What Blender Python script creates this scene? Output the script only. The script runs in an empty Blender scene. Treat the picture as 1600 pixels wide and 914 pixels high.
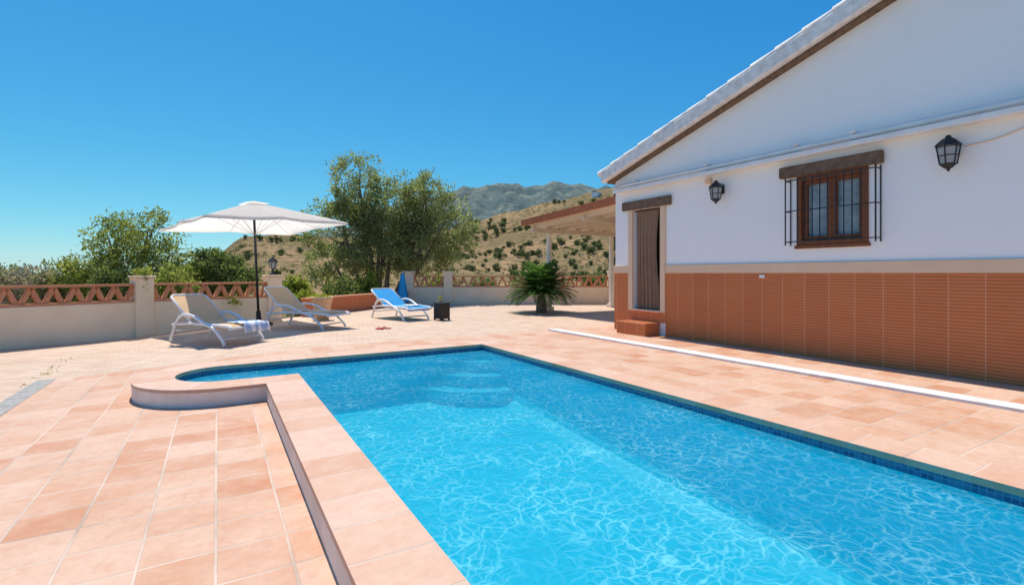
import bpy, bmesh, math, random
from mathutils import Vector, Matrix, noise as mnoise
R = math.radians
PI = math.pi
random.seed(7)
scene = bpy.context.scene
col = scene.collection
scene.view_settings.view_transform = 'Standard'
scene.view_settings.look = 'None'
scene.view_settings.exposure = 0

# ------------------------------------------------------------------ camera frame
CAMZ = 1.2
YAW = R(30.9)
F = 770.0
FW = (math.sin(YAW), math.cos(YAW)); RT = (math.cos(YAW), -math.sin(YAW))
def G(u, d):
    """ground position at depth d in the direction of bearing u"""
    l = d * (u - 800) / F
    return (d * FW[0] + l * RT[0], d * FW[1] + l * RT[1])

# ------------------------------------------------------------------ mesh builder
class MB:
    def __init__(s): s.v = []; s.f = []; s.uv = {}
    def face(s, pts, uvs=None):
        i = len(s.v); s.v += [tuple(p) for p in pts]
        if uvs: s.uv[len(s.f)] = uvs
        s.f.append(list(range(i, i + len(pts))))
    def box(s, x0, x1, y0, y1, z0, z1, m=None):
        p = [(x0,y0,z0),(x1,y0,z0),(x1,y1,z0),(x0,y1,z0),(x0,y0,z1),(x1,y0,z1),(x1,y1,z1),(x0,y1,z1)]
        if m is not None: p = [tuple(m @ Vector(q)) for q in p]
        i = len(s.v); s.v += p
        for q in ((3,2,1,0),(4,5,6,7),(0,1,5,4),(1,2,6,5),(2,3,7,6),(3,0,4,7)): s.f.append([i+k for k in q])
    def hexa(s, p):
        i = len(s.v); s.v += [tuple(q) for q in p]
        for q in ((3,2,1,0),(4,5,6,7),(0,1,5,4),(1,2,6,5),(2,3,7,6),(3,0,4,7)): s.f.append([i+k for k in q])
    def tube(s, pts, rad, n=8, cap=True, sq=None):
        pts = [Vector(p) for p in pts]
        if not hasattr(rad, '__len__'): rad = [rad] * len(pts)
        base = len(s.v)
        up = None
        for k, p in enumerate(pts):
            t = (pts[min(k+1, len(pts)-1)] - pts[max(k-1, 0)])
            t = t.normalized() if t.length > 1e-9 else Vector((0,0,1))
            if up is None:
                a = Vector((0,0,1)) if abs(t.z) < .9 else Vector((1,0,0))
                n1 = t.cross(a).normalized()
            else:
                n1 = (up - t * up.dot(t)).normalized()
            up = n1
            n2 = t.cross(n1)
            for j in range(n):
                an = 2 * PI * j / n
                s.v.append(tuple(p + rad[k] * (math.cos(an) * n1 + math.sin(an) * n2)))
        for k in range(len(pts)-1):
            for j in range(n):
                a = base + k*n + j; b = base + k*n + (j+1) % n
                s.f.append([a, b, b+n, a+n])
        if cap:
            s.f.append([base + j for j in range(n)][::-1])
            s.f.append([base + (len(pts)-1)*n + j for j in range(n)])
    def lathe(s, prof, n=16, c=(0,0,0)):
        base = len(s.v)
        for r, z in prof:
            for j in range(n):
                a = 2*PI*j/n
                s.v.append((c[0]+r*math.cos(a), c[1]+r*math.sin(a), c[2]+z))
        for k in range(len(prof)-1):
            for j in range(n):
                a = base+k*n+j; b = base+k*n+(j+1)%n
                s.f.append([a, b, b+n, a+n])
    def build(s, name, mat, parent=None, smooth=False, bevel=0):
        me = bpy.data.meshes.new(name); me.from_pydata(s.v, [], s.f)
        if s.uv:
            l = me.uv_layers.new(name='UVMap')
            for fi, uvs in s.uv.items():
                for k, li in enumerate(me.polygons[fi].loop_indices): l.data[li].uv = uvs[k]
        me.materials.append(mat)
        if smooth:
            for p in me.polygons: p.use_smooth = True
        me.update()
        o = bpy.data.objects.new(name, me); col.objects.link(o)
        if parent: o.parent = parent
        if bevel:
            b = o.modifiers.new('bevel', 'BEVEL'); b.width = bevel; b.segments = 2; b.limit_method = 'ANGLE'
        return o
def one(fn, name, mat, parent=None, smooth=False, bevel=0):
    m = MB(); fn(m); return m.build(name, mat, parent, smooth, bevel)
def tag(o, label=None, cat=None, group=None, kind=None):
    if label: o['label'] = label
    if cat: o['category'] = cat
    if group: o['group'] = group
    if kind: o['kind'] = kind
    return o
def empty(name, loc, rz=0, **k):
    o = bpy.data.objects.new(name, None); col.objects.link(o)
    o.location = loc; o.rotation_euler = (0, 0, rz); o.empty_display_size = .2
    return tag(o, **k)

# ------------------------------------------------------------------ materials
def new_mat(name):
    m = bpy.data.materials.new(name); m.use_nodes = True
    nt = m.node_tree; nt.nodes.clear()
    out = nt.nodes.new('ShaderNodeOutputMaterial')
    return m, nt, out
def N(nt, t, **k):
    n = nt.nodes.new(t)
    for a, b in k.items():
        if a.startswith('i_'):
            key = a[2:]; key = int(key) if key.isdigit() else key
            n.inputs[key].default_value = b
        else: setattr(n, a, b)
    return n
def c4(c): return (c[0], c[1], c[2], 1)
def mth(nt, op, a, b=None, clamp=False):
    n = nt.nodes.new('ShaderNodeMath'); n.operation = op; n.use_clamp = clamp
    for i, v in enumerate((a, b)):
        if v is None: continue
        if isinstance(v, bpy.types.NodeSocket): nt.links.new(v, n.inputs[i])
        else: n.inputs[i].default_value = v
    return n.outputs[0]
def mixc(nt, fac, a, b, mode='MIX'):
    n = nt.nodes.new('ShaderNodeMix'); n.data_type = 'RGBA'; n.blend_type = mode
    for idx, v in ((0, fac), (6, a), (7, b)):
        if isinstance(v, bpy.types.NodeSocket): nt.links.new(v, n.inputs[idx])
        else: n.inputs[idx].default_value = v if idx == 0 else c4(v)
    return n.outputs[2]
def mrange(nt, v, a, b, c=0, d=1):
    n = nt.nodes.new('ShaderNodeMapRange'); n.inputs[1].default_value = a; n.inputs[2].default_value = b
    n.inputs[3].default_value = c; n.inputs[4].default_value = d
    nt.links.new(v, n.inputs[0]); return n.outputs[0]
def noise_tex(nt, vec, scale, detail=4, rough=.55):
    n = N(nt, 'ShaderNodeTexNoise'); n.inputs['Scale'].default_value = scale
    n.inputs['Detail'].default_value = detail; n.inputs['Roughness'].default_value = rough
    nt.links.new(vec, n.inputs['Vector']); return n.outputs['Fac']
def principled(nt, out, colr, rough=.7, spec=.3, metal=0):
    p = N(nt, 'ShaderNodeBsdfPrincipled')
    if isinstance(colr, bpy.types.NodeSocket): nt.links.new(colr, p.inputs['Base Color'])
    else: p.inputs['Base Color'].default_value = c4(colr)
    p.inputs['Roughness'].default_value = rough; p.inputs['Specular IOR Level'].default_value = spec
    p.inputs['Metallic'].default_value = metal
    nt.links.new(p.outputs[0], out.inputs[0]); return p
def bump(nt, p, h, strength, dist=.01):
    b = N(nt, 'ShaderNodeBump'); b.inputs['Strength'].default_value = strength; b.inputs['Distance'].default_value = dist
    nt.links.new(h, b.inputs['Height']); nt.links.new(b.outputs[0], p.inputs['Normal'])
def M(name, c, c2=None, rough=.7, scale=6, bp=0., bscale=40, spec=.3, metal=0):
    m, nt, out = new_mat(name)
    tc = N(nt, 'ShaderNodeTexCoord').outputs['Object']
    if c2 is None: c2 = tuple(x*.82 for x in c)
    f = noise_tex(nt, tc, scale, 5)
    cc = mixc(nt, mrange(nt, f, .3, .7), c, c2)
    p = principled(nt, out, cc, rough, spec, metal)
    if bp: bump(nt, p, noise_tex(nt, tc, bscale, 3), bp)
    return m
def tile_mat(name, w, h, mortar, c1, c2, c3, cm, axes='xy', offset=0., rough=.65, bp=.5, uv=False, stain=.35, stainc=(.75,.6,.48), spec=.3, rot=0, weather=0):
    m, nt, out = new_mat(name)
    t = N(nt, 'ShaderNodeTexCoord')
    vec = t.outputs['UV'] if uv else t.outputs['Object']
    obj = t.outputs['Object']
    if axes != 'xy':
        s = N(nt, 'ShaderNodeSeparateXYZ'); nt.links.new(vec, s.inputs[0])
        cb = N(nt, 'ShaderNodeCombineXYZ')
        ix = {'x':0,'y':1,'z':2}
        nt.links.new(s.outputs[ix[axes[0]]], cb.inputs[0]); nt.links.new(s.outputs[ix[axes[1]]], cb.inputs[1])
        vec = cb.outputs[0]
    if rot:
        mp = N(nt, 'ShaderNodeMapping'); mp.inputs['Rotation'].default_value = (0,0,rot)
        nt.links.new(vec, mp.inputs[0]); vec = mp.outputs[0]
    b = N(nt, 'ShaderNodeTexBrick', offset=offset, offset_frequency=2, squash=1)
    b.inputs['Color1'].default_value = (0,0,0,1); b.inputs['Color2'].default_value = (1,1,1,1); b.inputs['Mortar'].default_value = (.5,.5,.5,1)
    b.inputs['Scale'].default_value = 1; b.inputs['Mortar Size'].default_value = mortar; b.inputs['Mortar Smooth'].default_value = .3
    b.inputs['Brick Width'].default_value = w; b.inputs['Row Height'].default_value = h
    nz = N(nt, 'ShaderNodeTexNoise'); nz.inputs['Scale'].default_value = 5; nt.links.new(vec, nz.inputs['Vector'])
    vm = N(nt, 'ShaderNodeVectorMath', operation='MULTIPLY_ADD')
    vm.inputs[1].default_value = (mortar*1.3, mortar*1.3, 0)
    nt.links.new(nz.outputs['Color'], vm.inputs[0]); nt.links.new(vec, vm.inputs[2])
    nt.links.new(vm.outputs[0], b.inputs['Vector'])
    r = N(nt, 'ShaderNodeValToRGB'); e = r.color_ramp.elements
    e[0].position = 0.; e[0].color = c4(c1); e[1].position = 1.; e[1].color = c4(c3)
    x = e.new(.4); x.color = c4(c2)
    nt.links.new(b.outputs['Color'], r.inputs[0])
    f1 = noise_tex(nt, obj, 3.5, 6, .65)
    cc = mixc(nt, mrange(nt, f1, .38, .72, 0, stain), r.outputs[0], stainc)
    f2 = noise_tex(nt, obj, 22, 4, .6)
    cc = mixc(nt, mrange(nt, f2, .35, .75, 0, .3), cc, tuple(v*.75 for v in c2))
    cm_ = cm
    if weather:
        # cloudy firing marks inside the tiles, worn pale patches and dirty stretches of joint
        f3 = noise_tex(nt, obj, 8.5, 5, .7); f4 = noise_tex(nt, obj, 1.1, 4, .6)
        cc = mixc(nt, mrange(nt, f3, .5, .72, 0, weather), cc, c1)
        cc = mixc(nt, mrange(nt, f3, .46, .26, 0, weather*.8), cc, tuple(min(.86, v*1.14) for v in c3))
        cc = mixc(nt, mrange(nt, f4, .5, .75, 0, .3), cc, tuple(v*.8 for v in c2))
        cm_ = mixc(nt, mrange(nt, f4, .40, .66), cm, tuple(v*.6 for v in cm))
    cc = mixc(nt, mth(nt, 'MULTIPLY', b.outputs['Fac'], .9), cc, cm_)
    p = principled(nt, out, cc, rough, spec)
    mm = N(nt, 'ShaderNodeMath', operation='MULTIPLY_ADD'); mm.inputs[1].default_value = -1.0
    nt.links.new(b.outputs['Fac'], mm.inputs[0])
    nt.links.new(mth(nt, 'MULTIPLY', f2, .5), mm.inputs[2])
    bump(nt, p, mm.outputs[0], bp, .008)
    return m
def leaf_mat(name, c1, c2, c3=None, trans=.45):
    m, nt, out = new_mat(name)
    g = N(nt, 'ShaderNodeNewGeometry')
    tc = N(nt, 'ShaderNodeTexCoord').outputs['Object']
    f = noise_tex(nt, tc, .9, 3)
    cc = mixc(nt, g.outputs['Random Per Island'], c1, c2)
    cc = mixc(nt, mrange(nt, f, .4, .65, 0, .6), cc, c3 or tuple(v*.5 for v in c1))
    d = N(nt, 'ShaderNodeBsdfDiffuse'); nt.links.new(cc, d.inputs[0])
    t = N(nt, 'ShaderNodeBsdfTranslucent'); nt.links.new(mixc(nt, 1., cc, (1.25,1.3,.8), 'MULTIPLY'), t.inputs[0])
    mx = N(nt, 'ShaderNodeMixShader'); mx.inputs[0].default_value = trans
    nt.links.new(d.outputs[0], mx.inputs[1]); nt.links.new(t.outputs[0], mx.inputs[2])
    nt.links.new(mx.outputs[0], out.inputs[0])
    return m

m_deck = tile_mat('terracotta_tiles', .32, .32, .0085, (.54,.215,.10), (.62,.34,.205), (.69,.445,.31), (.71,.53,.40), stain=.5, stainc=(.73,.53,.39), weather=.42)
m_coping = tile_mat('coping_tiles', .33, .60, .008, (.60,.31,.185), (.66,.39,.26), (.70,.46,.33), (.70,.53,.41), uv=True, stain=.45, stainc=(.73,.54,.41), weather=.4)
m_paver = tile_mat('sandy_pavers', .22, .11, .006, (.58,.37,.235), (.65,.44,.30), (.71,.52,.375), (.54,.41,.29), offset=.5, stain=.5, stainc=(.74,.56,.41), rot=R(12), weather=.25)
m_kerb = M('kerb_plaster', (.97,.82,.68), (.78,.65,.54), rough=.9, scale=5, bp=.4)
m_white_kerb = M('white_kerb_paint', (.84,.81,.77), (.64,.58,.52), rough=.8, scale=5, bp=.3)
m_grey = M('grey_stone', (.44,.41,.36), (.30,.28,.25), rough=.9, scale=20, bp=.4)
def dado_mat():
    m, nt, out = new_mat('ribbed_orange_tiles')
    tc = N(nt, 'ShaderNodeTexCoord').outputs['Object']
    s = N(nt, 'ShaderNodeSeparateXYZ'); nt.links.new(tc, s.inputs[0])
    zf = mth(nt, 'FRACT', mth(nt, 'MULTIPLY', mth(nt, 'ADD', s.outputs[2], 5.), 1/.040))
    rib = mth(nt, 'ABSOLUTE', mth(nt, 'SUBTRACT', zf, .5))
    groove = mrange(nt, rib, .28, .46)
    yf = mth(nt, 'FRACT', mth(nt, 'MULTIPLY', mth(nt, 'ADD', s.outputs[1], 30.), 1/.33))
    joint = mrange(nt, mth(nt, 'ABSOLUTE', mth(nt, 'SUBTRACT', yf, .5)), .483, .491)
    pan = mth(nt, 'FLOOR', mth(nt, 'MULTIPLY', mth(nt, 'ADD', s.outputs[1], 30.), 1/.33))
    wn = N(nt, 'ShaderNodeTexWhiteNoise', noise_dimensions='1D'); nt.links.new(pan, wn.inputs['W'])
    f = noise_tex(nt, tc, 3, 5)
    cc = mixc(nt, mth(nt, 'MULTIPLY', wn.outputs['Value'], .7), (.69,.21,.066), (.60,.175,.056))
    cc = mixc(nt, mrange(nt, f, .35, .7, 0, .4), cc, (.72,.25,.095))
    cc = mixc(nt, mth(nt, 'MULTIPLY', groove, .6), cc, (.29,.075,.024))
    cc = mixc(nt, mth(nt, 'MULTIPLY', joint, .65), cc, (.82,.44,.25))
    p = principled(nt, out, cc, .5, .3)
    bump(nt, p, mth(nt, 'SUBTRACT', 1., groove), .4, .006)
    return m
m_dado = dado_mat()
def render_mat():
    m, nt, out = new_mat('white_render')
    tc = N(nt, 'ShaderNodeTexCoord').outputs['Object']
    mp = N(nt, 'ShaderNodeMapping'); mp.inputs['Scale'].default_value = (3, 3, .45); nt.links.new(tc, mp.inputs[0])
    f = noise_tex(nt, tc, .9, 6); g = noise_tex(nt, mp.outputs[0], 1.4, 5)
    cc = mixc(nt, mrange(nt, f, .35, .7), (.995,.965,.915), (.98,.945,.895))
    cc = mixc(nt, mrange(nt, g, .5, .75, 0, .25), cc, (.94,.90,.85))
    p = principled(nt, out, cc, .9, .2)
    bump(nt, p, noise_tex(nt, tc, 18, 6), .22, .012); return m
m_wall = render_mat()
m_cream = M('cream_plaster', (.90,.63,.41), (.84,.57,.37), rough=.85, scale=4, bp=.2)
m_wallcream = M('cream_wall_render', (.99,.79,.54), (.92,.70,.46), rough=.9, scale=2.2, bp=.4, bscale=25)
m_wood = M('dark_wood', (.24,.15,.095), (.13,.078,.048), rough=.75, scale=14, bp=.5)
m_windowwood = M('reddish_wood', (.28,.097,.037), (.17,.06,.024), rough=.5, scale=12)
m_verge = M('whitewashed_tiles', (.95,.92,.87), (.70,.66,.61), rough=.9, scale=9, bp=.5, bscale=30)
m_roof = tile_mat('roof_clay', .22, .4, .02, (.4,.16,.08), (.47,.2,.1), (.52,.26,.15), (.2,.1,.06))
m_black = M('black_iron', (.018,.018,.02), rough=.45, scale=20, spec=.5)
m_whiteplastic = M('white_resin', (.93,.90,.85), (.86,.83,.78), rough=.4, scale=5, spec=.5)
m_whitemetal = M('white_metal', (.92,.89,.84), (.80,.76,.71), rough=.5, scale=5, spec=.5)
def cloth_mat(name, c, tr=.35):
    m, nt, out = new_mat(name)
    tc = N(nt, 'ShaderNodeTexCoord').outputs['Object']
    f = noise_tex(nt, tc, 22, 4)
    cc = mixc(nt, mrange(nt, f, .3, .7), c, tuple(v*.92 for v in c))
    d = N(nt, 'ShaderNodeBsdfDiffuse'); nt.links.new(cc, d.inputs[0])
    t = N(nt, 'ShaderNodeBsdfTranslucent'); nt.links.new(cc, t.inputs[0])
    mx = N(nt, 'ShaderNodeMixShader'); mx.inputs[0].default_value = tr
    nt.links.new(d.outputs[0], mx.inputs[1]); nt.links.new(t.outputs[0], mx.inputs[2]); nt.links.new(mx.outputs[0], out.inputs[0])
    return m
m_beige = cloth_mat('beige_sling', (.95,.64,.36), .25)
m_canopy = cloth_mat('white_canopy_cloth', (.99,.95,.86), .54)
m_blue = M('blue_fabric', (.03,.36,.70), (.025,.30,.60), rough=.9, scale=12, bp=.2)
m_towel = tile_mat('towel_cloth', .16, .16, .03, (.84,.83,.82), (.88,.87,.86), (.82,.83,.86), (.35,.48,.68), rough=1, bp=.1, stain=.2, stainc=(.85,.84,.83))
m_whitecloth = M('white_towelling', (.88,.86,.84), (.80,.78,.76), rough=1, scale=18, bp=.5)
m_lattice = M('clay_lattice', (.70,.33,.17), (.58,.24,.12), rough=.9, scale=9, bp=.3)
m_bark = M('grey_bark', (.26,.22,.17), (.14,.115,.09), rough=.95, scale=9, bp=.8, bscale=25)
m_lampglass = M('lantern_glass', (.4,.41,.41), (.3,.31,.31), rough=.15, spec=.7)
m_netcurtain = M('pale_curtain', (.36,.47,.50), (.2,.28,.31), rough=.9, scale=6)
m_dark = M('dark_interior', (.03,.025,.02), rough=.9)
m_pot = M('clay_pot', (.78,.52,.31), (.66,.42,.25), rough=.85, scale=9)
m_red = M('red_rubber', (.6,.04,.06), rough=.5)
m_porch = M('porch_timber', (.80,.70,.57), (.72,.61,.48), rough=.8, scale=5)
m_post = M('white_post_paint', (.95,.89,.79), (.87,.80,.69), rough=.7, scale=5)
m_fascia = M('clay_fascia', (.52,.18,.085), (.40,.13,.06), rough=.9, scale=6)

def stripe_mat():
    m, nt, out = new_mat('brown_curtain')
    tc = N(nt, 'ShaderNodeTexCoord').outputs['Object']
    w = N(nt, 'ShaderNodeTexWave', bands_direction='Y'); w.inputs['Scale'].default_value = 14; w.inputs['Distortion'].default_value = 1.2; w.inputs['Detail'].default_value = 3
    nt.links.new(tc, w.inputs[0])
    f = noise_tex(nt, tc, 5, 4)
    cc = mixc(nt, w.outputs['Fac'], (.26,.155,.095), (.36,.235,.155))
    cc = mixc(nt, mrange(nt, f, .35, .7, 0, .4), cc, (.22,.13,.08))
    principled(nt, out, cc, .9, .1); return m
m_curtain = stripe_mat()

def pool_mat(name, ca, cb, cm, size, axes):
    return tile_mat(name, size, size, .003, ca, tuple((a+b)/2 for a, b in zip(ca, cb)), cb, cm, axes=axes, rough=.4, bp=.1, stain=0)
m_poolfloor = pool_mat('pool_floor_mosaic', (.06,.70,.78), (.10,.82,.86), (.14,.76,.8), .06, 'xy')
m_poolwall_yz = pool_mat('pool_wall_mosaic', (.03,.50,.71), (.06,.62,.80), (.10,.58,.75), .06, 'yz')
m_waterline = pool_mat('waterline_mosaic', (.014,.10,.22), (.04,.24,.42), (.14,.28,.38), .035, 'yz')
m_waterline_x = pool_mat('waterline_mosaic_far', (.014,.10,.22), (.04,.24,.42), (.14,.28,.38), .035, 'xz')

def water_mat():
    m, nt, out = new_mat('pool_water')
    tc = N(nt, 'ShaderNodeTexCoord').outputs['Object']
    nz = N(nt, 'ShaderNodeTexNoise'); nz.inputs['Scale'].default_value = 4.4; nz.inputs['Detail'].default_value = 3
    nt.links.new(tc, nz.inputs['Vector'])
    def caustic_net(scale, wob, width, pwr):  # caustic light drawn as a cell pattern, not refracted by the surface
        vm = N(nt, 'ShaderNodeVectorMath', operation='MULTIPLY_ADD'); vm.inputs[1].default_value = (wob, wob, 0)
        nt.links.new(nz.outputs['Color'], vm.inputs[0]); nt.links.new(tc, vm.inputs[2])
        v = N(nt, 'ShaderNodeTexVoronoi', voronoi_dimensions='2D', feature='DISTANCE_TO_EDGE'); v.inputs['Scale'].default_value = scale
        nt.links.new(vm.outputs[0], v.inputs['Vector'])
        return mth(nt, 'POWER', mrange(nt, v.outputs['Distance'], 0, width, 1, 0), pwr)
    a = caustic_net(8.2, .38, .17, 2.8); b = caustic_net(17., .24, .2, 2.2)
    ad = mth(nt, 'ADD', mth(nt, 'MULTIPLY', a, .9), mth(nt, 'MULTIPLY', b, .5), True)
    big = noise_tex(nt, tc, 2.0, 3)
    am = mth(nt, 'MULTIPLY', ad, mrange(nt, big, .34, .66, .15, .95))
    tcol = mixc(nt, am, (.60,.83,.87), (1.0,1.0,1.0))  # caustic lines brighten the transmission colour and pattern the sun below
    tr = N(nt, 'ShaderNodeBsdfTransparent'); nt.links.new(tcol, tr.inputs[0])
    df = N(nt, 'ShaderNodeBsdfDiffuse'); nt.links.new(mixc(nt, mth(nt, 'MULTIPLY', am, .75), (.004,.385,.60), (.40,.88,.95)), df.inputs[0])  # the same caustic lines painted as sparkle in the diffuse colour
    m0 = N(nt, 'ShaderNodeMixShader'); m0.inputs[0].default_value = .44
    nt.links.new(tr.outputs[0], m0.inputs[1]); nt.links.new(df.outputs[0], m0.inputs[2])
    gl = N(nt, 'ShaderNodeBsdfGlossy'); gl.inputs['Roughness'].default_value = .03
    h = mth(nt, 'ADD', noise_tex(nt, tc, 7, 3), mth(nt, 'MULTIPLY', noise_tex(nt, tc, 20, 2), .4))
    bp = N(nt, 'ShaderNodeBump'); bp.inputs['Strength'].default_value = .5; bp.inputs['Distance'].default_value = .06
    nt.links.new(h, bp.inputs['Height']); nt.links.new(bp.outputs[0], gl.inputs['Normal'])
    fr = N(nt, 'ShaderNodeFresnel'); fr.inputs[0].default_value = 1.33; nt.links.new(bp.outputs[0], fr.inputs['Normal'])
    mx = N(nt, 'ShaderNodeMixShader'); nt.links.new(mth(nt, 'MULTIPLY', fr.outputs[0], .34), mx.inputs[0])
    nt.links.new(m0.outputs[0], mx.inputs[1]); nt.links.new(gl.outputs[0], mx.inputs[2]); nt.links.new(mx.outputs[0], out.inputs[0])
    return m
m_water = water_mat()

def hill_mat(name, c1, c2, c3, sc, terr=.35, cut=(.47,.6), gs=5, hw=2.2):
    m, nt, out = new_mat(name)
    tc = N(nt, 'ShaderNodeTexCoord').outputs['Object']
    f = noise_tex(nt, tc, sc, 8, .65); g = noise_tex(nt, tc, sc*gs, 8, .75)
    cc = mixc(nt, mrange(nt, f, .42, .56), c1, c2)
    cc = mixc(nt, mrange(nt, g, cut[0], cut[1], 0, .85), cc, c3)
    s = N(nt, 'ShaderNodeSeparateXYZ'); nt.links.new(tc, s.inputs[0])
    ad = N(nt, 'ShaderNodeMath', operation='MULTIPLY_ADD'); ad.inputs[1].default_value = 6; nt.links.new(f, ad.inputs[0]); nt.links.new(s.outputs[2], ad.inputs[2])
    si = mth(nt, 'SINE', mth(nt, 'MULTIPLY', ad.outputs[0], hw))
    cc = mixc(nt, mrange(nt, si, .2, 1, 0, terr), cc, tuple(v*.5 for v in c1))
    p = principled(nt, out, cc, 1, 0); return m
m_hill = hill_mat('dry_hillside', (.40,.255,.135), (.25,.18,.09), (.13,.135,.06), .02, .6, (.49,.62))
m_mount = hill_mat('hazy_mountain', (.235,.25,.20), (.145,.185,.165), (.10,.145,.135), .0065, 0, (.46,.56), 6)  # aerial haze is put into these base colours
m_sea = M('hazy_sea', (.30,.45,.60), (.28,.43,.58), rough=.6, scale=.001)

# ------------------------------------------------------------------ terrain
def interp(lst, u):
    if u <= lst[0][0]: return lst[0][1]
    for (a, b), (c, d) in zip(lst, lst[1:]):
        if u <= c:
            t = (u-a)/(c-a); t = t*t*(3-2*t); return b + (d-b)*t
    return lst[-1][1]
RID = [(-900,470),(0,446),(250,434),(320,408),(390,370),(450,366),(520,370),(600,376),(690,362),(735,349),(800,332),(870,312),(940,296),(1050,285),(1300,300),(2200,330)]
FAR = [(-900,480),(200,445),(400,412),(520,362),(620,325),(700,300),(730,294),(760,291),(790,283),(820,289),(850,287),(880,285),(910,284),(935,290),(1000,300),(1300,310),(2200,330)]
def elev(lst, phi, t, lo):
    ph = max(-R(68), min(R(68), phi))
    u = 800 + F*math.tan(ph)
    v = interp(lst, u)
    vv = lo + (v-lo)*t
    return (427-vv)/F*math.cos(ph)
def hz(phi, r):
    if r < 60: return -3.0 - r*.03
    if r < 200:
        t = (r-60)/140; a = -4.8; b = CAMZ + elev(RID, phi, 0, 456)*200
        return a + (b-a)*t
    if r <= 620:
        t = ((r-200)/420)**.85
        z = CAMZ + elev(RID, phi, t, 456)*r
        n = mnoise.fractal(Vector((math.sin(phi)*r*.014, math.cos(phi)*r*.014, 3.1)), 1.0, 2.0, 6)
        return z + n*6.5*math.sin(min(1, (r-200)/420)*PI*.9) + n*1.6
    z = CAMZ + elev(RID, phi, 1, 456)*620
    return z - (r-620)*.12
def pos(phi, r): return (r*math.sin(phi+YAW), r*math.cos(phi+YAW))
def polar_mesh(name, mat, rs, na, zf, label):
    v = []; f = []
    for r in rs:
        for k in range(na):
            ph = -PI + 2*PI*k/na
            x, y = pos(ph, r); v.append((x, y, zf(ph, r)))
    for i in range(len(rs)-1):
        for k in range(na):
            a = i*na+k; b = i*na+(k+1) % na
            f.append([a, b, b+na, a+na])
    m = MB(); m.v = v; m.f = f
    o = m.build(name, mat, None, True)
    return tag(o, label, 'hill', kind='structure')
rs = [2, 12, 22, 32, 45, 60, 90, 130, 165, 200] + [200+12*k for k in range(1, 36)] + [650, 700, 800]
polar_mesh('hillside', m_hill, rs, 600, hz, 'dry brown hillside with scattered olive groves beyond the terrace')
def mz(phi, r):
    if r < 1300: return -60 + (r-900)*.02
    t = min(1, (r-1300)/1500)
    P = Vector((math.sin(phi)*r*.0036, math.cos(phi)*r*.0036, 8.3))
    n = mnoise.ridged_multi_fractal(P, .9, 2.1, 7, 1.0, 2.0) - 1.1
    z = CAMZ + elev(FAR, phi, t**.8, 450)*r + n*80*math.sin(min(1, t)*PI*.9) + n*8
    return z if r <= 2800 else CAMZ + elev(FAR, phi, 1, 450)*2800 - (r-2800)*.3
polar_mesh('mountain', m_mount, [900, 1100, 1300] + [1300+40*k for k in range(1, 38)] + [3000, 3400], 900, mz, 'hazy green brown mountain ridge far above the dry hillside')
one(lambda m: m.face([(-40000,-40000,-62),(40000,-40000,-62),(40000,40000,-62),(-40000,40000,-62)]), 'sea', m_sea)
tag(bpy.data.objects['sea'], 'hazy blue sea on the far left horizon', 'sea', kind='structure')

# ------------------------------------------------------------------ terrace grid
def in_poly(x, y, P):
    c = False; j = len(P)-1
    for i in range(len(P)):
        xi, yi = P[i]; xj, yj = P[j]
        if (yi > y) != (yj > y) and x < (xj-xi)*(y-yi)/(yj-yi)+xi: c = not c
        j = i
    return c
BC = (.1, 6.91)
def arc(r, n=24): return [(BC[0]+r*math.cos(R(270-180*k/n)), BC[1]+r*math.sin(R(270-180*k/n))) for k in range(n+1)]
INNER = [(.84,-6.5),(.84,6.39)] + arc(.52) + [(3.85,7.43),(3.85,-6.5)]
MID = [(.65,-7.2),(.65,6.19)] + arc(.72) + [(4.03,7.63),(4.03,-7.2)]
OUTER = [(.46,-6.5),(.46,5.99)] + arc(.92) + [(4.2,7.83),(4.2,-6.5)]
def sstep(a, b, x):
    t = max(0, min(1, (x-a)/(b-a))); return t*t*(3-2*t)
def gz(x, y):
    if x > 2: return -.006
    return -.18*(1 - sstep(-2.2, 2, x)*sstep(6.4, 7.9, y)) - .006
W0 = (-9.4, 9.5); W1 = (-1.42, 13.5); W2 = (1.25, 14.25); W3 = (6.35, 18.55); W4 = (14.5, 13.8); W5 = (24, 8)
AREA = [W0, W1, W2, W3, W4, W5, (24,-7), (-9.4,-7)]
cs = .15
g1 = MB(); g2 = MB(); d1 = {}; d2 = {}
def gv(m, d, i, j):
    k = (i, j)
    if k not in d:
        x = -10+i*cs; y = -7+j*cs
        d[k] = len(m.v); m.v.append((x, y, gz(x, y)))
    return d[k]
for i in range(int(30/cs)):
    for j in range(int(26/cs)):
        x = -10+(i+.5)*cs; y = -7+(j+.5)*cs
        if not in_poly(x, y, AREA) or in_poly(x, y, MID): continue
        if x > 7.6 and y < 7.9: continue
        if x > -1.9 and y < 8.6: m, d = g1, d1
        else: m, d = g2, d2
        m.f.append([gv(m,d,i,j), gv(m,d,i+1,j), gv(m,d,i+1,j+1), gv(m,d,i,j+1)])
tag(g1.build('pool_deck', m_deck, None, True), 'terracotta tiled deck around the pool', 'deck', kind='structure')
tag(g2.build('terrace', m_paver, None, True), 'sandy paved terrace beyond the pool', 'terrace', kind='structure')
def strip(m):
    for k in range(20):
        y0 = 1.0 + k*.38
        m.box(-1.99, -1.80, y0, y0+.372, -.2, gz(-1.9, y0)+.006)
tag(one(strip, 'drain_strip', m_grey), 'grey stone drain strip dividing two pavings', 'drain', kind='structure')
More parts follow.
